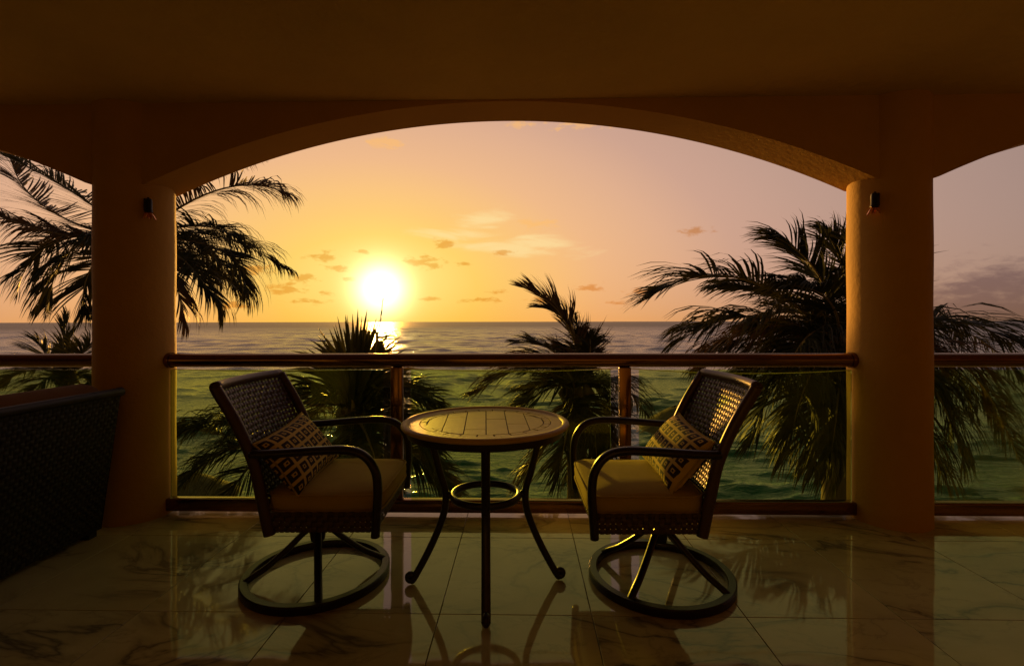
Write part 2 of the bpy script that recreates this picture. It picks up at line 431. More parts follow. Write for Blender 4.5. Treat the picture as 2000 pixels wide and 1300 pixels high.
# breakers on the reef
for k, (dist, x0, x1, h) in enumerate(((205, -190, 30, 0.36), (232, -300, -60, 0.30), (172, -170, -90, 0.2), (270, 60, 420, 0.36))):
    mb = MB(); rnd = random.Random(k); rows = [[], [], []]
    n = 160
    for i in range(n + 1):
        u = i / n; x = x0 + (x1 - x0) * u
        hh_ = h * max(0.0, math.sin(u * 31 + k * 2) * 0.5 + 0.45) * max(0.04, (math.sin(math.pi * u) ** 0.5) * (0.35 + 0.65 * abs(math.sin(u * 23 + k)) * rnd.uniform(0.3, 1.0)))
        y = dist + 5 * math.sin(u * 7 + k) + rnd.uniform(-0.4, 0.4)
        rows[0].append((x, y - 0.9, SEA_Z - 0.02)); rows[1].append((x, y, SEA_Z + hh_)); rows[2].append((x, y + 1.4, SEA_Z - 0.02))
    mb.quadgrid(rows)
    tag(mb.build('surf', 'foam', smooth=True), kind='stuff')

FY, HALF = 2.955, 0.14                    # facade line and half thickness of the arcade wall
CX = (-2.361 - 4.526, -2.361, 2.165, 2.165 + 4.526)
CEIL, APEX, RISE, HS = 2.436, 2.426, 0.44, 2.06
RAD = (HS * HS + RISE * RISE) / (2 * RISE)
FLOOR_X0, FLOOR_X1, BACK_Y = -7.0, 7.0, -1.1
mb = MB().box((0, (BACK_Y + 3.17) / 2, -0.13), (7.0, (3.17 - BACK_Y) / 2, 0.122))
floor = tag(mb.build('floor', 'floorgrout'), kind='structure')
TW, TD = 0.605, 0.695
tile_me = MB().box((0, 0, -0.0045), (TW / 2 - 0.0016, TD / 2 - 0.0016, 0.0045), 0.0012).mesh('tile', 'marble')
for iy in range(-5, 2):
    for ix in range(-11, 11):
        y0 = 1.953 + TD * iy
        cy, cx_ = y0 + TD / 2, -0.332 + TW * ix + TW / 2
        if y0 + TD > 3.4 or y0 < BACK_Y - 0.4: continue
        o = bpy.data.objects.new('tile', tile_me); col.objects.link(o)
        o.parent = floor; o.location = (cx_, cy, 0.0008)
        if y0 + TD > 3.17: o.location.y, o.scale.y = (y0 + 3.168) / 2, (3.168 - y0) / TD
tag(MB().box((0, (BACK_Y + 3.09) / 2, CEIL + 0.15), (7.2, (3.09 - BACK_Y) / 2, 0.15)).build('ceiling', 'ceiling'), kind='structure')
tag(MB().box((0, BACK_Y - 0.1, 1.2), (7.2, 0.1, 1.32)).build('wall_back', 'darkglass'), kind='structure')
tag(MB().box((-7.1, 1.0, 1.2), (0.1, 2.2, 1.32)).build('wall_left', 'stucco'), kind='structure')
tag(MB().box((7.1, 1.0, 1.2), (0.1, 2.2, 1.32)).build('wall_right', 'stucco'), kind='structure')
# arcade wall with segmental arches
mb = MB()
def arch_z(x):
    c = min(((CX[i] + CX[i + 1]) / 2 for i in range(3)), key=lambda q: abs(q - x))
    dx = min(abs(x - c), HS + 0.05)
    return APEX - (RAD - math.sqrt(RAD * RAD - dx * dx))
xs = [-7.0 + 14.0 * i / 280 for i in range(281)]
rows = [[(x, FY + HALF, CEIL + 0.001) for x in xs], [(x, FY + HALF, arch_z(x)) for x in xs],  [(x, FY - HALF, arch_z(x)) for x in xs], [(x, FY - HALF, CEIL + 0.001) for x in xs]]
mb.quadgrid(rows)
tag(mb.build('wall_arcade', 'stucco', angle=35), kind='structure')
for x, lb in ((CX[1], 'round ochre stucco column beside the dark wicker sofa'), (CX[2], 'round ochre stucco column behind the right chair, lit along its left side')):
    mb = MB()
    prof = [(0.205 + 0.0015 * math.sin(z * 9) + (0.002 if z < 0.02 else 0), z) for z in [0.001 + (CEIL + 0.003) * k / 40 for k in range(41)]]
    mb.lathe(prof, 64, (x, FY, 0))
    tag(mb.build('column', 'stucco', smooth=True, angle=50), lb, 'column', 'columns of the arcade')

# ------------------------------------------------------------------ balustrades
def railing(x0, x1, posts, label, g0=True, g1=True):
    rt = empty('railing', ((x0 + x1) / 2, FY, 0)); ox = rt.location.x
    L = lambda x: x - ox
    tr_ = MB().tube([(L(x0) + (x1 - x0) * k / 12, 0, 0.933) for k in range(13)], 0.041, 20).build('top_rail', 'bronze', rt, angle=50)
    br = MB().box((L((x0 + x1) / 2), 0, 0.060), ((x1 - x0) / 2, 0.03, 0.038), 0.010).build('bottom_rail', 'bronze', rt, angle=40)
    for x, ok, s in ((x0, g0, 1), (x1, g1, -1)):
        if ok:
            MB().tube([(L(x) + 0.004 * s, 0, 0.933), (L(x) + 0.030 * s, 0, 0.933)], 0.047, 20).build('end_collar', 'bronze', rt, angle=50)
    for x in posts:
        p = MB().box((L(x), 0, 0.495), (0.035, 0.022, 0.397), 0.006).build('post', 'bronze', rt, angle=40)
    edges = [x0] + list(posts) + [x1]
    for a, b_ in zip(edges[:-1], edges[1:]):
        l = a + (0.085 if a != x0 else 0.02); r_ = b_ - (0.085 if b_ != x1 else 0.02)
        MB().box((L((l + r_) / 2), 0, 0.484), ((r_ - l) / 2, 0.005, 0.392)).build('glass_pane', 'glass', rt)
    tag(rt, label, 'railing', 'glass balustrades between the columns')
    return rt
railing(CX[1] + 0.197, CX[2] - 0.197, (-0.757, 0.612), 'bronze rail with green glass panes behind the table, between both columns')
railing(CX[2] + 0.197, CX[3] - 0.2, (3.5, 4.9), 'bronze rail with green glass panes right of the right column', True, False)
railing(CX[0] + 0.2, CX[1] - 0.197, (-5.1, -3.7), 'bronze rail with green glass behind the sofa, left of the left column', False, True)
# slack cord tied along the outside of the rail
mb = MB(); pts = []
for (a, b_, sag) in ((CX[1] + 0.02, -0.757, 0.020), (-0.757, 0.612, 0.022), (0.612, CX[2] - 0.02, 0.034)):
    for k in range(20):
        u = k / 20; pts.append((a + (b_ - a) * u, FY + 0.052, 0.882 - sag * 4 * u * (1 - u)))
mb.tube(pts, 0.0028, 5)
tag(mb.build('cord', 'cord', smooth=True), 'thin pale cord hanging slack just below the top rail', 'cord')
def lamp(cx, label):
    dirn = (Matrix.Rotation(R(15) * (1 if cx < 0 else -1), 3, 'Z') @ Vector((0 - cx, 0 - FY, 0))).normalized()
    rt = empty('wall_lamp', (cx + dirn.x * 0.205, FY + dirn.y * 0.205, 1.79), math.atan2(dirn.y, dirn.x))
    MB().box((0.006, 0, 0.075), (0.008, 0.022, 0.045), 0.004).build('back_plate', 'black', rt, angle=40)
    MB().tube(spline([(0.01, 0, 0.11), (0.022, 0, 0.125), (0.036, 0, 0.112), (0.036, 0, 0.09)], 5), 0.006, 8).build('bracket', 'black', rt, smooth=True)
    MB().lathe([(0.010, 0.118), (0.020, 0.112), (0.0235, 0.095), (0.0235, 0.035), (0.027, 0.028), (0.027, 0.018), (0.012, 0.016)], 16, (0.036, 0, 0)).build('socket', 'black', rt, angle=40)
    n = 7
    for k in range(n):
        a = 2 * math.pi * k / n; c_, s_ = math.cos(a), math.sin(a)
        rows = []
        for v in range(5):
            u = v / 4; rr = 0.016 + 0.032 * u ** 0.8; z = 0.02 - 0.055 * u; hw = 0.011 * (1 - 0.65 * u ** 3)
            rows.append([(0.036 + rr * c_ - q * hw * s_, rr * s_ + q * hw * c_, z - abs(q) * 0.001 + 0.002 * (1 - abs(q))) for q in (-1, 0, 1)])
        MB().quadgrid(rows).build('petal', 'copper', rt, smooth=True)
    MB().lathe([(0.004, 0.012), (0.011, 0.0), (0.014, -0.014), (0.009, -0.026), (0.001, -0.03)], 12, (0.036, 0, 0)).build('bulb', 'amber', rt, smooth=True)
    rt.scale = (0.8, 0.8, 0.8)
    tag(rt, label, 'lamp', 'wall lamps on the columns')
lamp(CX[1], 'small black wall lamp with amber petals on the left column')
lamp(CX[2], 'small black wall lamp with amber petals on the right column')

# ------------------------------------------------------------------ bistro table
tb = empty('bistro_table', (-0.165, 2.197, 0), R(4.3))
TZ, TR = 0.722, 0.372
prof = [(0.30, TZ - 0.020), (0.350, TZ - 0.022), (0.366, TZ - 0.018), (0.3725, TZ - 0.010), (0.369, TZ - 0.002), (0.358, TZ + 0.004), (0.346, TZ + 0.002), (0.340, TZ - 0.005)]
top = MB().lathe(prof, 96, caps=False).build('table_rim', 'tabletile', tb, smooth=True)
bed = MB().lathe([(0.01, TZ - 0.019), (0.342, TZ - 0.019), (0.342, TZ - 0.0085), (0.01, TZ - 0.0085)], 64).build('table_bed', 'grout', tb, angle=30)
def arc_tile(r0, r1, a0, a1, n, zt):
    poly = [(r1 * math.cos(a0 + (a1 - a0) * k / n), r1 * math.sin(a0 + (a1 - a0) * k / n)) for k in range(n + 1)]
    poly += [(r0 * math.cos(a1 + (a0 - a1) * k / n), r0 * math.sin(a1 + (a0 - a1) * k / n)) for k in range(n + 1)]
    return MB().prism(poly, TZ - 0.009, zt)
for k in range(8):                                               # wide outer band
    a = 2 * math.pi * k / 8 + 0.2
    arc_tile(0.292, 0.3395, a, a + 2 * math.pi / 8 - 0.0035, 10, TZ - 0.0035).build('tile', 'tabletile', tb)
for k in range(26):                                              # narrow border of small tiles
    a = 2 * math.pi * k / 26
    arc_tile(0.262, 0.288, a + 0.012, a + 2 * math.pi / 26 - 0.012, 4, TZ - 0.0035 - random.uniform(0, 0.001)).build('tile', 'tabletile', tb)
RI, PW, GAP = 0.2575, 0.0905, 0.0022                             # planks running away from the viewer
for k in range(-3, 3):
    x0, x1 = (k + 0.02) * PW + GAP, (k + 1.02) * PW - GAP
    x0, x1 = max(x0, -RI + 0.004), min(x1, RI - 0.004)
    cut = [-0.40, (-0.13, 0.10, -0.16, 0.05, -0.06, 0.12)[k + 3], 0.40]
    for c0, c1 in zip(cut[:-1], cut[1:]):
        poly = []
        for i in range(9):
            x = x0 + (x1 - x0) * i / 8; poly.append((x, max(c0 + GAP, -math.sqrt(max(RI * RI - x * x, 0)))))
        for i in range(9):
            x = x1 - (x1 - x0) * i / 8; poly.append((x, min(c1 - GAP, math.sqrt(max(RI * RI - x * x, 0)))))
        if max(p[1] for p in poly) - min(p[1] for p in poly) < 0.01: continue
        good = []
        for p in poly:
            if not good or (Vector(p) - Vector(good[-1])).length > 1e-4: good.append(p)
        MB().prism(good, TZ - 0.009, TZ - 0.0035 - random.uniform(0, 0.0008)).build('tile', 'tabletile', tb)
MB().lathe([(0.325, TZ - 0.052), (0.344, TZ - 0.052), (0.347, TZ - 0.046), (0.347, TZ - 0.0225), (0.325, TZ - 0.0225)], 64, caps=False).build('apron', 'iron', tb, angle=30)
leg_pts = spline([(0.245, 0, TZ - 0.03), (0.235, 0, 0.62), (0.205, 0, 0.50), (0.178, 0, 0.40), (0.190, 0, 0.30), (0.245, 0, 0.165), (0.315, 0, 0.035), (0.330, 0, 0.020)], 7)
leg_me = MB().tube(leg_pts, 0.0185, 12, sx=1.0, sy=0.85, up=(1, 0, 0.3)).mesh('leg', 'iron', True, 50)
foot_me = MB().tube([(0.333 + 0.014 * math.cos(a), 0, 0.032 + 0.014 * math.sin(a)) for a in [2 * math.pi * k / 14 for k in range(14)]], 0.0135, 10, closed=True, up=(0, 1, 0)).mesh('scroll_foot', 'iron', True)
knob_me = MB().lathe([(0.004, -0.016), (0.013, -0.010), (0.016, 0.0), (0.013, 0.010), (0.004, 0.016)], 12, (0.163, 0, 0.392)).mesh('knob', 'iron', True)
for k in range(4):
    lo = bpy.data.objects.new('leg', leg_me); col.objects.link(lo); lo.parent = tb; lo.rotation_euler.z = R(-90 + 90 * k)
    for nm, me in (('scroll_foot', foot_me), ('knob', knob_me)):
        o = bpy.data.objects.new(nm, me); col.objects.link(o); o.parent = lo
MB().tube([(0.148 * math.cos(a), 0.148 * math.sin(a), 0.392) for a in [2 * math.pi * k / 64 for k in range(64)]], 0.013, 12, closed=True, sy=1.25).build('ring_stretcher', 'iron', tb, smooth=True)
tag(tb, 'round tile-topped bistro table with curved iron legs between the two chairs', 'table')

# ------------------------------------------------------------------ swivel chairs (facing local +x, origin under the swivel)
def back_f(u, v):
    """u across the back, v from seat to top"""
    y = (u - 0.5) * 0.53
    z = 0.40 + 0.50 * v
    x = -0.112 - 0.03 * v - 0.165 * v * v ** 0.35 - 0.035 * (1 - (2 * u - 1) ** 2)
    n = Vector((1, 0, 0.42)).normalized()
    return Vector((x, y, z)), n
def make_chair():
    rt = empty('swivel_chair')
    weave(MB(), back_f, 22, 23, 0.0050).build('back_weave', 'wicker', rt, smooth=True)['kind'] = 'stuff'
    # back frame: side rails wrapped in wicker, top and lower rails
    fr_ = empty  # noqa
    side = spline([(-0.085, 0, 0.305), (-0.097, 0, 0.36), (-0.118, 0, 0.46), (-0.150, 0, 0.60), (-0.215, 0, 0.75), (-0.292, 0, 0.880), (-0.303, 0, 0.902)], 6)
    for s in (-1, 1):
        MB().tube([(p.x, s * 0.277, p.z) for p in side], [0.019] * (len(side) - 1) + [0.018], 10, sx=0.95, sy=1.25, up=(1, 0, 0)).build('back_post', 'wicker', rt, smooth=True)
    MB().tube([(-0.306 - 0.035 * (1 - (2 * k / 16 - 1) ** 2), -0.277 + 0.554 * k / 16, 0.902) for k in range(17)], 0.021, 12).build('top_rail', 'wicker', rt, smooth=True)
    # arms: tube from the back post forward, rounded down to the front foot of the frame
    arm = spline([(-0.150, 0, 0.635), (-0.06, 0, 0.640), (0.10, 0, 0.652), (0.225, 0, 0.655), (0.300, 0, 0.632), (0.345, 0, 0.570), (0.356, 0, 0.49), (0.352, 0, 0.40), (0.346, 0, 0.305)], 7)
    for s in (-1, 1):
        MB().tube([(p.x, s * (0.292 + 0.015 * math.sin(min(1, max(0, (p.x + 0.15) / 0.5)) * math.pi)), p.z) for p in arm], 0.0185, 14, sx=1.18, sy=0.95, up=(1, 0, 1)).build('arm', 'iron', rt, smooth=True)
    # seat frame with woven aprons
    MB().box((0.125, 0, 0.372), (0.225, 0.262, 0.012), 0.004).build('seat_frame', 'iron', rt)
    for s in (-1, 1):
        weave(MB(), lambda u, v, s=s: (Vector((-0.09 + 0.435 * u, s * 0.276, 0.315 + 0.085 * v)), Vector((0, s, 0))), 20, 4, 0.003).build('side_apron', 'wicker', rt, smooth=True)['kind'] = 'stuff'
    weave(MB(), lambda u, v: (Vector((0.352 - 0.012 * (1 - v), -0.27 + 0.54 * u, 0.315 + 0.085 * v)), Vector((1, 0, 0))), 24, 4, 0.003).build('front_apron', 'wicker', rt, smooth=True)['kind'] = 'stuff'
    # cushion: crowned block with a welt round the top
    rows = []; N = 28
    def outline(k, grow):
        a = 2 * math.pi * k / (4 * N); c_, s_ = math.cos(a), math.sin(a); e = 0.22
        return (0.125 + (0.235 + grow) * math.copysign(abs(c_) ** e, c_), (0.258 + grow) * math.copysign(abs(s_) ** e, s_))
    for z, g in ((0.386, -0.02), (0.390, -0.004), (0.405, 0.004), (0.430, 0.006), (0.452, 0.004), (0.462, -0.002), (0.468, -0.014), (0.476, -0.045), (0.482, -0.09), (0.485, -0.15)):
        rows.append([(x, y, z + 0.004 * math.sin(x * 14) * math.sin(y * 9)) for x, y in (outline(k, g) for k in range(4 * N))])
    mb = MB().quadgrid(rows, close_u=True); o = len(mb.v)
    mb.f.append(tuple(range(o - 4 * N, o)))
    mb.f.append(tuple(range(4 * N))[::-1])
    cu = mb.build('seat_cushion', 'cushion', rt, smooth=True)
    MB().tube([(*outline(k, 0.003), 0.459) for k in range(4 * N)], 0.0045, 6, closed=True).build('piping', 'cushion', cu, smooth=True)
    MB().tube([(*outline(k, 0.003), 0.394) for k in range(4 * N)], 0.0045, 6, closed=True).build('piping', 'cushion', cu, smooth=True)
    # swivel and base
    MB().box((0.05, 0, 0.318), (0.13, 0.11, 0.040), 0.006).build('rocker_plate', 'iron', rt)
    MB().lathe([(0.030, 0.285), (0.036, 0.27), (0.036, 0.20), (0.030, 0.165), (0.012, 0.155)], 20).build('swivel_hub', 'iron', rt, angle=40)
    sp_pts = spline([(0.012, 0, 0.235), (0.06, 0, 0.205), (0.12, 0, 0.150), (0.20, 0, 0.085), (0.262, 0, 0.048), (0.298, 0, 0.026)], 6)
    sm = MB().tube(sp_pts, 0.0165, 10, sx=1.0, sy=0.8, up=(0, 0, 1)).mesh('spoke', 'iron', True)
    for k in range(4):
        o = bpy.data.objects.new('spoke', sm); col.objects.link(o); o.parent = rt; o.rotation_euler.z = R(22 + 90 * k)
    ring = MB().lathe([(0.285, 0.001), (0.318, 0.001), (0.321, 0.006), (0.321, 0.032), (0.316, 0.037), (0.287, 0.037), (0.283, 0.032), (0.283, 0.006), (0.285, 0.001)], 80, caps=False)
    ring.build('base_ring', 'iron', rt, angle=40)
    return rt
chair = make_chair()
chair.location = (-0.942, 2.241, 0); chair.rotation_euler.z = YAW
chair2 = copy_tree(chair)
chair2.location = (0.624, 2.250, 0); chair2.rotation_euler.z = YAW + R(180)
for o in bpy.data.objects:
    if o.parent == chair2 and o.name.startswith('spoke'): o.rotation_euler.z += R(28)
tag(chair, 'brown wicker swivel chair left of the table, its woven back dark', 'chair', 'swivel chairs at the table')
tag(chair2, 'brown wicker swivel chair right of the table, sun on its woven back', 'chair', 'swivel chairs at the table')

def pillow(loc, rz, tilt, roll, label):
    nu, nv = 26, 18
    mb = MB(); W_, H_, T_ = 0.228, 0.140, 0.066
    vid = {}
    uvs = []
    def pt(i, j, s):
        u, v = 2 * i / nu - 1, 2 * j / nv - 1
        k = max(0.0, (1 - abs(u) ** 3.2)) ** 0.55 * max(0.0, (1 - abs(v) ** 3.2)) ** 0.55
        pin = 1 - 0.07 * (1 - v * v) * u * u
        pin2 = 1 - 0.09 * (1 - u * u) * v * v
        cr = 0.004 * math.sin(5 * u + 3 * v) * (1 - k)
        return (s * T_ * k + cr, u * W_ * pin, v * H_ * pin2)
    for s in (1, -1):
        for j in range(nv + 1):
            for i in range(nu + 1):
                e = i in (0, nu) or j in (0, nv)
                key = (i, j, 0 if e else s)
                if key not in vid: vid[key] = len(mb.v); mb.v.append(pt(i, j, s)); uvs.append((i / nu, j / nv))
        for j in range(nv):
            for i in range(nu):
                q = [vid.get((a, b_, s), vid.get((a, b_, 0))) for a, b_ in ((i, j), (i + 1, j), (i + 1, j + 1), (i, j + 1))]
                mb.f.append(tuple(q if s > 0 else q[::-1]))
    o = mb.build('throw_pillow', 'pillow', None, smooth=True)
    me = o.data; lay = me.uv_layers.new(name='print')
    for l in me.loops: lay.data[l.index].uv = uvs[l.vertex_index]
    rim = [pt(i, 0, 1) for i in range(nu)] + [pt(nu, j, 1) for j in range(nv)] + [pt(i, nv, 1) for i in range(nu, 0, -1)] + [pt(0, j, 1) for j in range(nv, 0, -1)]
    MB().tube(rim, 0.004, 6, closed=True, up=(1, 0, 0)).build('piping', 'cushion', o, smooth=True)
    o.matrix_world = Matrix.Translation(loc) @ Matrix.Rotation(rz, 4, 'Z') @ Matrix.Rotation(-tilt, 4, 'Y') @ Matrix.Rotation(roll, 4, 'X')
    tag(o, label, 'pillow', 'printed pillows on the chairs')
    return o
pillow((-1.000, 2.190, 0.586), YAW + R(-3), R(38), R(6), 'ochre pillow with dark squares on the left chair')
pillow((0.686, 2.225, 0.586), YAW + R(183), R(38), R(-6), 'ochre pillow with dark squares on the right chair')

# ------------------------------------------------------------------ sofa seen from behind
sf = empty('wicker_sofa', (-2.66, 1.72, 0), R(1.0))
SL = 0.93                                                       # half length along local y
def sback(u, v):
    return Vector((0.355 + 0.115 * v, -SL + 2 * SL * u, 0.03 + 0.755 * v)), Vector((1, 0, -0.15)).normalized()
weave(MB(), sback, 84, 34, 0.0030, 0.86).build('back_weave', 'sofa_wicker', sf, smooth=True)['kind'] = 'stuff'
MB().quadgrid([[(0.355 + 0.115 * v - o_, -SL + 0.02 + (2 * SL - 0.04) * u, 0.03 + 0.755 * v) for u in (0, 1)] for o_, v in ((0.02, 0.0), (0.02, 1.0), (0.05, 1.0), (0.05, 0.0))], close_v=True).build('back_core', 'sofa_wicker', sf)
MB().tube([(0.472, -SL + 2 * SL * k / 10, 0.785) for k in range(11)], 0.022, 10).build('back_rail', 'sofa_wicker', sf, smooth=True)
for s in (-1, 1):
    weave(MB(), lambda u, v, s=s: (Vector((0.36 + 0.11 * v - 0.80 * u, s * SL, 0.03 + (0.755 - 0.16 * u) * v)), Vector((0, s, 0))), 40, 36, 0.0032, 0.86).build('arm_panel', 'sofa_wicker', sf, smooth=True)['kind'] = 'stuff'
    MB().tube(spline([(0.472, s * SL, 0.785), (0.1, s * SL, 0.70), (-0.33, s * SL, 0.62)], 6), 0.026, 10).build('arm_rail', 'sofa_wicker', sf, smooth=True)
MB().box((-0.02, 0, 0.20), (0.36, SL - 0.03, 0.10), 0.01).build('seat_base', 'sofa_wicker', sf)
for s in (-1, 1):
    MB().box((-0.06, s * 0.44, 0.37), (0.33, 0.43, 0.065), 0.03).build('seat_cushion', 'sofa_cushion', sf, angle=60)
    mb = MB().box((0, 0, 0), (0.085, 0.43, 0.245), 0.075)
    o = mb.build('back_cushion', 'sofa_cushion', sf, angle=60); o.location = (0.340, s * 0.44, 0.600); o.rotation_euler = (0, R(9), 0)
    for q in (0.33, -0.35):
        MB().box((q, s * (SL - 0.05), 0.015), (0.025, 0.025, 0.014)).build('foot', 'black', sf)
tag(sf, 'dark wicker sofa with rust cushions in the shade beside the left column', 'sofa')

# ------------------------------------------------------------------ palms
DOWN = Vector((0, 0, -1))
def frond_mesh(P0, P1, P2, leaf, n, droop, wind, seed, stem=0.020, dens=1.0, mat='leaf', spread=1.0, whole=False):
    rnd = random.Random(seed)
    B = lambda u: P0 * (1 - u) ** 2 + P1 * (2 * u * (1 - u)) + P2 * u * u
    dB = lambda u: ((P1 - P0) * (2 * (1 - u)) + (P2 - P1) * (2 * u)).normalized()
    st = MB().tube([B(k / 14) for k in range(15)], [stem * (1 - 0.82 * k / 14) for k in range(15)], 5)
    lf = MB()
    f1, f2, a1, a2 = rnd.uniform(9, 15), rnd.uniform(22, 34), rnd.uniform(0, 6), rnd.uniform(0, 6)
    droop = droop * rnd.uniform(0.60, 1.05)
    gap = rnd.uniform(0.3, 0.9)
    for k in range(n):
        u = 0.10 + 0.90 * (k + rnd.uniform(-0.3, 0.3)) / n
        u = min(max(u, 0.06), 1.0)
        p, T = B(u), dB(u)
        S = T.cross(Vector((0, 0, 1)))
        if S.length < 0.15: S = T.cross(Vector((0.25, 1, 0.1)))
        S.normalize(); U = S.cross(T).normalized()
        prof = min(1.0, 0.45 + 2.2 * u) * (1.0 - 0.62 * max(0, (u - 0.55) / 0.45) ** 1.6)
        for s in (-1, 1):
            cl = 0.6 * math.sin(u * f1 + a1 + s) + 0.4 * math.sin(u * f2 + a2 * s)
            if rnd.random() > dens or (abs(u - gap) < 0.035 and s > 0 and rnd.random() < 0.8) or (cl < -0.55 and rnd.random() < 0.45):
                if not whole: continue
            l = leaf * 1.12 * prof * rnd.uniform(0.70, 1.12)
            phi = R(28 + 42 * u ** 1.5 + rnd.uniform(-6, 6) + 13 * cl)
            dr = (S * s * math.cos(phi) * spread + T * math.sin(phi) + U * (0.2 + 0.22 * math.sin(u * f2 + a1) + rnd.uniform(-0.12, 0.12))).normalized()
            q = p.copy(); wv = 0.024 * rnd.uniform(0.75, 1.15); segs = 5
            rows = []
            kink = rnd.random() < 0.12
            for i in range(segs + 1):
                W_ = T - dr * T.dot(dr)
                if W_.length < 0.05: W_ = U.copy()
                W_.normalize(); W_ = (W_ + U * rnd.uniform(-0.12, 0.12) + dr.cross(W_) * 0.35).normalized()
                ww = wv * (0.55, 1.0, 0.95, 0.75, 0.42, 0.04)[i] * 0.5
                rows.append([q - W_ * ww, q + W_ * ww])
                q = q + dr * (l / segs)
                g = droop * (0.10 + 0.26 * i) * (1 + 0.45 * cl) * (2.2 if kink and i == 2 else 1.0)
                dr = (dr + DOWN * g * rnd.uniform(0.8, 1.2) + wind * (0.10 + 0.10 * i)).normalized()
            lf.quadgrid(rows)
    return st, lf
def palm(name_label, crown, ground_z, fronds, depth, leaf=0.75, group='coconut palms on the beach', lean=(0.3, 0.2), seed=0, trunk_r=0.13, extra=6, ext_len=2.2, droop=0.5, wind=Vector((-0.5, -0.1, 0.05)), mat='leaf', n=112):
    base = Vector((crown.x + lean[0], crown.y + lean[1], ground_z))
    rt = empty('palm_tree', base)
    rnd = random.Random(seed)
    pts, rads = [], []
    for k in range(41):
        u = k / 40
        p = base.lerp(crown, u) + Vector((lean[0] * -0.6, 0, 0)) * math.sin(math.pi * u) * 0.3
        pts.append(p - base); rads.append(trunk_r * (1.35 - 0.55 * min(1, u * 5) * 0.6 - 0.12 * u) * (1.0 + 0.05 * (k % 2)))
    MB().tube(pts, rads, 12).build('trunk', 'trunk', rt, smooth=True)
    mb = MB()
    for k in range(7):                                          # fibrous boots where the fronds leave the trunk
        a = k * 2.4; r_ = trunk_r
        mb.tube([crown - base + Vector((math.cos(a) * r_ * 0.8, math.sin(a) * r_ * 0.8, -0.30)), crown - base + Vector((math.cos(a) * r_ * 1.25, math.sin(a) * r_ * 1.25, 0.02)), crown - base + Vector((math.cos(a) * r_ * 0.7, math.sin(a) * r_ * 0.7, 0.22))], [0.07, 0.075, 0.03], 7)
    mb.build('crown_shaft', 'trunk', rt, smooth=True)
    specs = []
    for f in fronds:
        (x1, y1, d1), (x2, y2, d2) = f[0], f[1]
        opt = f[2] if len(f) > 2 else {}
        specs.append((at(x1, y1, depth + d1), at(x2, y2, depth + d2), opt))
    for k in range(extra):
        a = rnd.uniform(0, 2 * math.pi); up = rnd.uniform(-0.1, 0.9); L = ext_len * rnd.uniform(0.8, 1.1)
        h = Vector((math.cos(a), abs(math.sin(a)) * 0.9 + 0.1, 0))
        specs.append((crown + h * L * 0.45 + Vector((0, 0, up * 0.8)), crown + h * L + Vector((0, 0, up * 0.6 - 0.7)), {}))
    for k, (p1, p2, opt) in enumerate(specs):
        P1 = p1 * 2 - (crown + p2) * 0.5 if opt.get('through') else p1
        st, lf = frond_mesh(crown - base, P1 - base, p2 - base, opt.get('leaf', leaf), max(n, opt.get('n', n)), opt.get('droop', droop), opt.get('wind', wind), seed * 100 + k, dens=opt.get('dens', 0.97), spread=opt.get('spread', 1.0), stem=opt.get('stem', 0.022), whole=opt.get('whole', False))
        s = st.build('frond', 'rachis', rt, smooth=True)
        lo = lf.build('leaflets', opt.get('mat', 'leafdry' if rnd.random() < 0.12 else mat), s); lo['kind'] = 'stuff'
    tag(rt, name_label, 'palm tree', group)
    return rt
T_ = {'through': True}
def th(**k): k['through'] = True; return k
GZ = -5.5
palm('tall palm with drooping dark fronds behind the left column', at(262, 470, 7.6), GZ, [
    ((420, 372, -0.3), (556, 376, -0.4), th()), ((420, 482, -0.5), (478, 575, -0.6), th(droop=1.0)), ((365, 350, 0.5), (490, 300, 0.8), th()),
    ((140, 372, 0.2), (-30, 285, 0.2), th(droop=0.25, leaf=0.95)), ((120, 455, -0.6), (-15, 415, -0.8), th(droop=0.8)), ((110, 470, 0.3), (35, 560, 0.2), th(droop=1.1)),
    ((150, 480, -0.7), (95, 590, -0.9), th(droop=1.1)), ((180, 520, 0.2), (165, 610, 0.2), th(droop=1.1)), ((350, 500, -0.8), (425, 600, -0.9), th(droop=1.1)),
    ((370, 470, 0.4), (455, 540, 0.4), th(droop=1.1)), ((320, 500, -0.6), (360, 620, -0.7), th(droop=1.1)), ((85, 400, 0.8), (20, 300, 1.0), th(droop=0.3)), ((400, 520, 0.6), (462, 560, 0.8), th(droop=1.1)), ((380, 440, -0.6), (470, 470, -0.8), th(droop=1.1))],
    7.6, 0.78, seed=1, droop=0.7, extra=3)
palm('small palm with an upright spear just above the left rail', at(125, 735, 8.5), GZ, [
    ((124, 690, 0), (124, 612, 0), th(droop=0.02, leaf=0.45, spread=0.45)), ((100, 705, 0.2), (75, 668, 0.2), th(droop=0.15)), ((150, 700, -0.2), (185, 665, -0.2), th(droop=0.2)),
    ((60, 720, 0), (-10, 760, 0), th(droop=0.6)), ((170, 740, -0.3), (185, 800, -0.3), th(droop=0.6)), ((80, 745, -0.5), (40, 800, -0.6), th(droop=0.6))], 8.5, 0.55, seed=2, extra=3, ext_len=1.3, mat='leaf2', trunk_r=0.10)
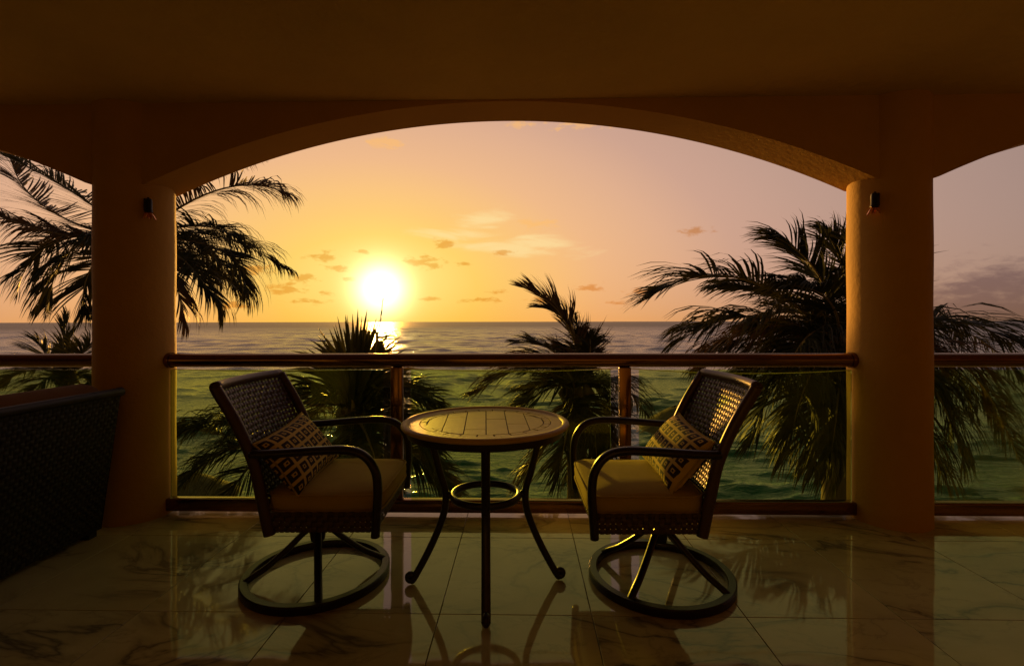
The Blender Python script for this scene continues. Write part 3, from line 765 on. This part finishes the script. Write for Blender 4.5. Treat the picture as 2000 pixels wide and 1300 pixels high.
fan_palm = palm('palm with fan of upright leaflets below the sun', at(690, 810, 6.0), GZ, [
    ((725, 720, -0.2), (748, 582, -0.2), th(droop=0.0, leaf=0.16, spread=0.06, stem=0.016, dens=0.12, wind=Vector((0, 0, 0.05)))),
    ((770, 760, 0), (850, 790, 0), th(droop=0.4, wind=Vector((0.2, 0, 0)))), ((775, 820, -0.4), (850, 900, -0.5), th(droop=0.6, wind=Vector((0.2, 0, 0)))), ((610, 770, -0.3), (545, 800, -0.4), th(droop=0.5)),
    ((620, 840, -0.5), (570, 930, -0.6), th(droop=0.7)), ((720, 860, -0.7), (745, 960, -0.9), th(droop=0.7)), ((790, 870, 0.3), (880, 950, 0.3), th(droop=0.6, wind=Vector((0.2, 0, 0)))), ((680, 880, -0.4), (650, 990, -0.4), th(droop=0.8)),
    ((820, 900, -0.3), (905, 1000, -0.4), th(droop=0.7, wind=Vector((0.1, 0, 0))))], 6.0, 0.62, seed=3, extra=5, ext_len=1.4, trunk_r=0.12, mat='leaf2')
palm('low palm with long fronds reaching left behind the left chair', at(520, 880, 7.0), GZ, [
    ((430, 822, -0.4), (335, 862, -0.6), th(droop=0.9)), ((440, 880, -0.2), (352, 950, -0.2), th(droop=0.9)), ((445, 850, 0.4), (350, 835, 0.6), th(droop=0.8)), ((470, 930, -0.4), (420, 1010, -0.4), th(droop=0.8)), ((560, 840, 0.4), (600, 870, 0.4))],
    7.0, 0.7, seed=4, extra=2, ext_len=1.3, droop=0.7)
palm('wind-blown palm behind the table, its top frond bent left', at(1125, 770, 7.2), GZ, [
    ((1112, 640, 0), (1022, 560, -0.1), th(droop=0.08, leaf=0.60, wind=Vector((-0.42, 0, 0.22)), n=150, whole=True)), ((1118, 650, 0.2), (1055, 600, 0.2), th(droop=0.2, leaf=0.48, n=130)), ((1085, 690, 0.3), (1010, 668, 0.4), th(droop=0.25, leaf=0.5)), ((1135, 690, 0.2), (1122, 618, 0.3), th(droop=0.5, leaf=0.30, wind=Vector((0.05, 0, -0.1)))),
    ((1150, 700, -0.2), (1150, 655, -0.2), th(droop=0.9, leaf=0.36, wind=Vector((0, 0, 0)))), ((1050, 715, -0.4), (925, 770, -0.5), th(droop=0.6, n=75)), ((1070, 760, -0.3), (960, 850, -0.4), th(droop=0.7)),
    ((1165, 760, 0), (1185, 860, 0), th(droop=0.9, wind=Vector((0, 0, 0)))), ((1110, 830, -0.6), (1090, 930, -0.8), th(droop=0.7)), ((1155, 810, -0.4), (1165, 930, -0.5), th(droop=0.9, wind=Vector((0, 0, 0)))), ((1080, 850, 0.2), (1010, 950, 0.2), th(droop=0.8)),
    ((1100, 720, -0.6), (1040, 720, -0.8), th(droop=0.5)), ((1140, 860, 0), (1120, 980, 0), th(droop=0.8))],
    7.2, 0.68, seed=5, extra=2, ext_len=1.1, lean=(0.15, 0.2), trunk_r=0.16)
palm('large palm with wide shaggy crown behind the right column', at(1640, 680, 6.2), GZ, [
    ((1450, 545, -0.2), (1262, 585, -0.3), th(droop=0.35, leaf=0.85, n=80)), ((1600, 540, 0.1), (1515, 465, 0), th(droop=0.35, leaf=0.8, n=75)), ((1655, 560, 0.4), (1612, 452, 0.4), th(droop=0.45)), ((1480, 620, -0.5), (1330, 665, -0.6), th(droop=0.8, n=75)),
    ((1540, 590, 0.5), (1400, 560, 0.6), th(droop=0.6)), ((1690, 560, 0.1), (1650, 470, 0.2), th(droop=0.6)), ((1540, 720, -0.5), (1470, 860, -0.6), th(droop=1.0)), ((1570, 760, 0.1), (1530, 900, 0.1), th(droop=1.0)), ((1610, 780, -0.4), (1590, 920, -0.5), th(droop=1.0)),
    ((1520, 670, 0.4), (1420, 760, 0.5), th(droop=1.0)), ((1640, 800, -0.5), (1650, 930, -0.6), th(droop=1.0)), ((1820, 625, -0.3), (2020, 690, -0.4), th(droop=0.7, n=80, wind=Vector((0.1, 0, 0)))), ((1840, 690, -0.2), (1960, 830, -0.3), th(droop=0.9, n=75, wind=Vector((0.05, 0, 0)))),
    ((1800, 740, 0.1), (1880, 900, 0), th(droop=1.0, wind=Vector((0, 0, 0)))), ((1760, 790, -0.3), (1840, 930, -0.4), th(droop=1.0, wind=Vector((0, 0, 0)))), ((1850, 640, 0.5), (1990, 740, 0.5), th(droop=0.9, wind=Vector((0.05, 0, 0)))), ((1500, 640, 0.1), (1380, 700, 0.1), th(droop=0.9)), ((1590, 650, -0.8), (1530, 740, -1.1), th(droop=1.0)), ((1590, 720, -0.9), (1545, 850, -1.2), th(droop=1.0)), ((1500, 700, 0.2), (1440, 820, 0.2), th(droop=1.0)), ((1640, 740, -0.9), (1625, 880, -1.2), th(droop=1.0)), ((1770, 700, -0.7), (1860, 840, -0.9), th(droop=1.0, wind=Vector((0, 0, 0)))), ((1790, 660, 0.5), (1900, 800, 0.6), th(droop=1.0, wind=Vector((0, 0, 0)))), ((1560, 610, 0.9), (1450, 640, 1.2), th(droop=0.8)), ((1620, 590, -0.5), (1540, 560, -0.8), th(droop=0.6)), ((1860, 720, 0.2), (1990, 900, 0.2), th(droop=0.9, wind=Vector((0.05, 0, 0))))],
    6.2, 0.75, seed=6, extra=4, ext_len=1.8, droop=0.8, lean=(-0.1, 0.2), trunk_r=0.17)

# the frond that stands up face-on to the veranda: long stiff leaflets in a fan
bs = fan_palm.location
for lay, (dd_, px0, py0, tips) in enumerate(((6.1, 694, 772, ((572, 690), (590, 676), (604, 664), (618, 652), (630, 642), (643, 633), (655, 622), (668, 614), (680, 608), (692, 606), (703, 611), (716, 606), (727, 618), (738, 628), (752, 640), (766, 634), (778, 648), (786, 664), (796, 684))),
                                             (5.7, 690, 800, ((540, 735), (562, 716), (585, 702), (612, 686), (640, 672), (664, 662), (690, 655), (716, 660), (742, 668), (768, 682), (800, 700), (826, 722), (842, 748))))):
    rnd = random.Random(90 + lay)
    root_ = at(px0, py0, dd_)
    st = MB().tube([Vector(at(690, 815, 6.0)) - bs, root_ - bs, at(px0 - 3, py0 - 45, dd_ + 0.1) - bs], [0.035, 0.028, 0.008], 6)
    so_ = st.build('frond', 'rachis', fan_palm, smooth=True)
    lf = MB()
    for (tx, ty) in tips:
        for rep_ in range(4):
            tip = at(tx + rnd.uniform(-9, 9), ty + rnd.uniform(-8, 8) + 11 * rep_, dd_ + rnd.uniform(-0.25, 0.35))
            p = at(px0 + (tx - px0) * 0.16, py0 - 45 * rnd.uniform(0.0, 0.9), dd_ + 0.05)
            ax = tip - p; sd = ax.cross(Vector((rnd.uniform(-0.4, 0.4), 1, 0))).normalized(); wv = rnd.uniform(0.020, 0.028)
            rows = []
            for q_, ww in ((0, 0.5), (0.25, 1.0), (0.5, 0.9), (0.75, 0.6), (1.0, 0.05)):
                c_ = p + ax * q_ + Vector((0, 0, 0.09)) * math.sin(math.pi * q_) * abs(tx - px0) / 110.0 - bs
                rows.append([c_ - sd * wv * ww, c_ + Vector((0, 0.004, 0)), c_ + sd * wv * ww])
            lf.quadgrid(rows)
    lf.build('leaflets', 'leaf2', so_)['kind'] = 'stuff'

# thatched sunshades on the beach
def palapa(loc, rad, h, ground, label):
    rt = empty('thatched_sunshade', (loc.x, loc.y, ground))
    z = loc.z - ground
    MB().tube([(0, 0, 0), (0, 0, z)], 0.06, 10).build('pole', 'wood', rt, smooth=True)
    mb = MB().lathe([(rad * 0.98, z - h), (rad * 0.66, z - h * 0.55), (rad * 0.30, z - h * 0.17), (0.03, z - 0.01)], 40)
    rf = mb.build('thatch_roof', 'thatch', rt, angle=60)
    rnd = random.Random(3); mb = MB()
    for k in range(1500):
        a = rnd.uniform(0, 6.283); q = rnd.uniform(0.05, 1.0) ** 0.6; r0 = rad * q
        zz = z - h * q ** 1.35; l = rad * 0.22
        d0 = Vector((math.cos(a), math.sin(a), -h / rad * 1.1)).normalized(); s = Vector((-math.sin(a), math.cos(a), 0)) * 0.016
        p = Vector((math.cos(a) * r0 * 0.93, math.sin(a) * r0 * 0.93, zz + 0.05)); e = p + d0 * l + Vector((0, 0, rnd.uniform(-0.05, 0.04)))
        mb.quadgrid([[p - s, p + s], [e - s * 0.3, e + s * 0.3]])
    mb.build('thatch_straw', 'thatch', rf)['kind'] = 'stuff'
    tag(rt, label, 'sunshade', 'thatched sunshades on the beach')
palapa(at(1330, 793, 13.5), 1.15, 0.62, -5.9, 'thatched sunshade seen through the glass beside the right chair')
palapa(at(372, 925, 13.0), 1.15, 0.60, -5.9, 'thatched sunshade low behind the glass, next to the left column')
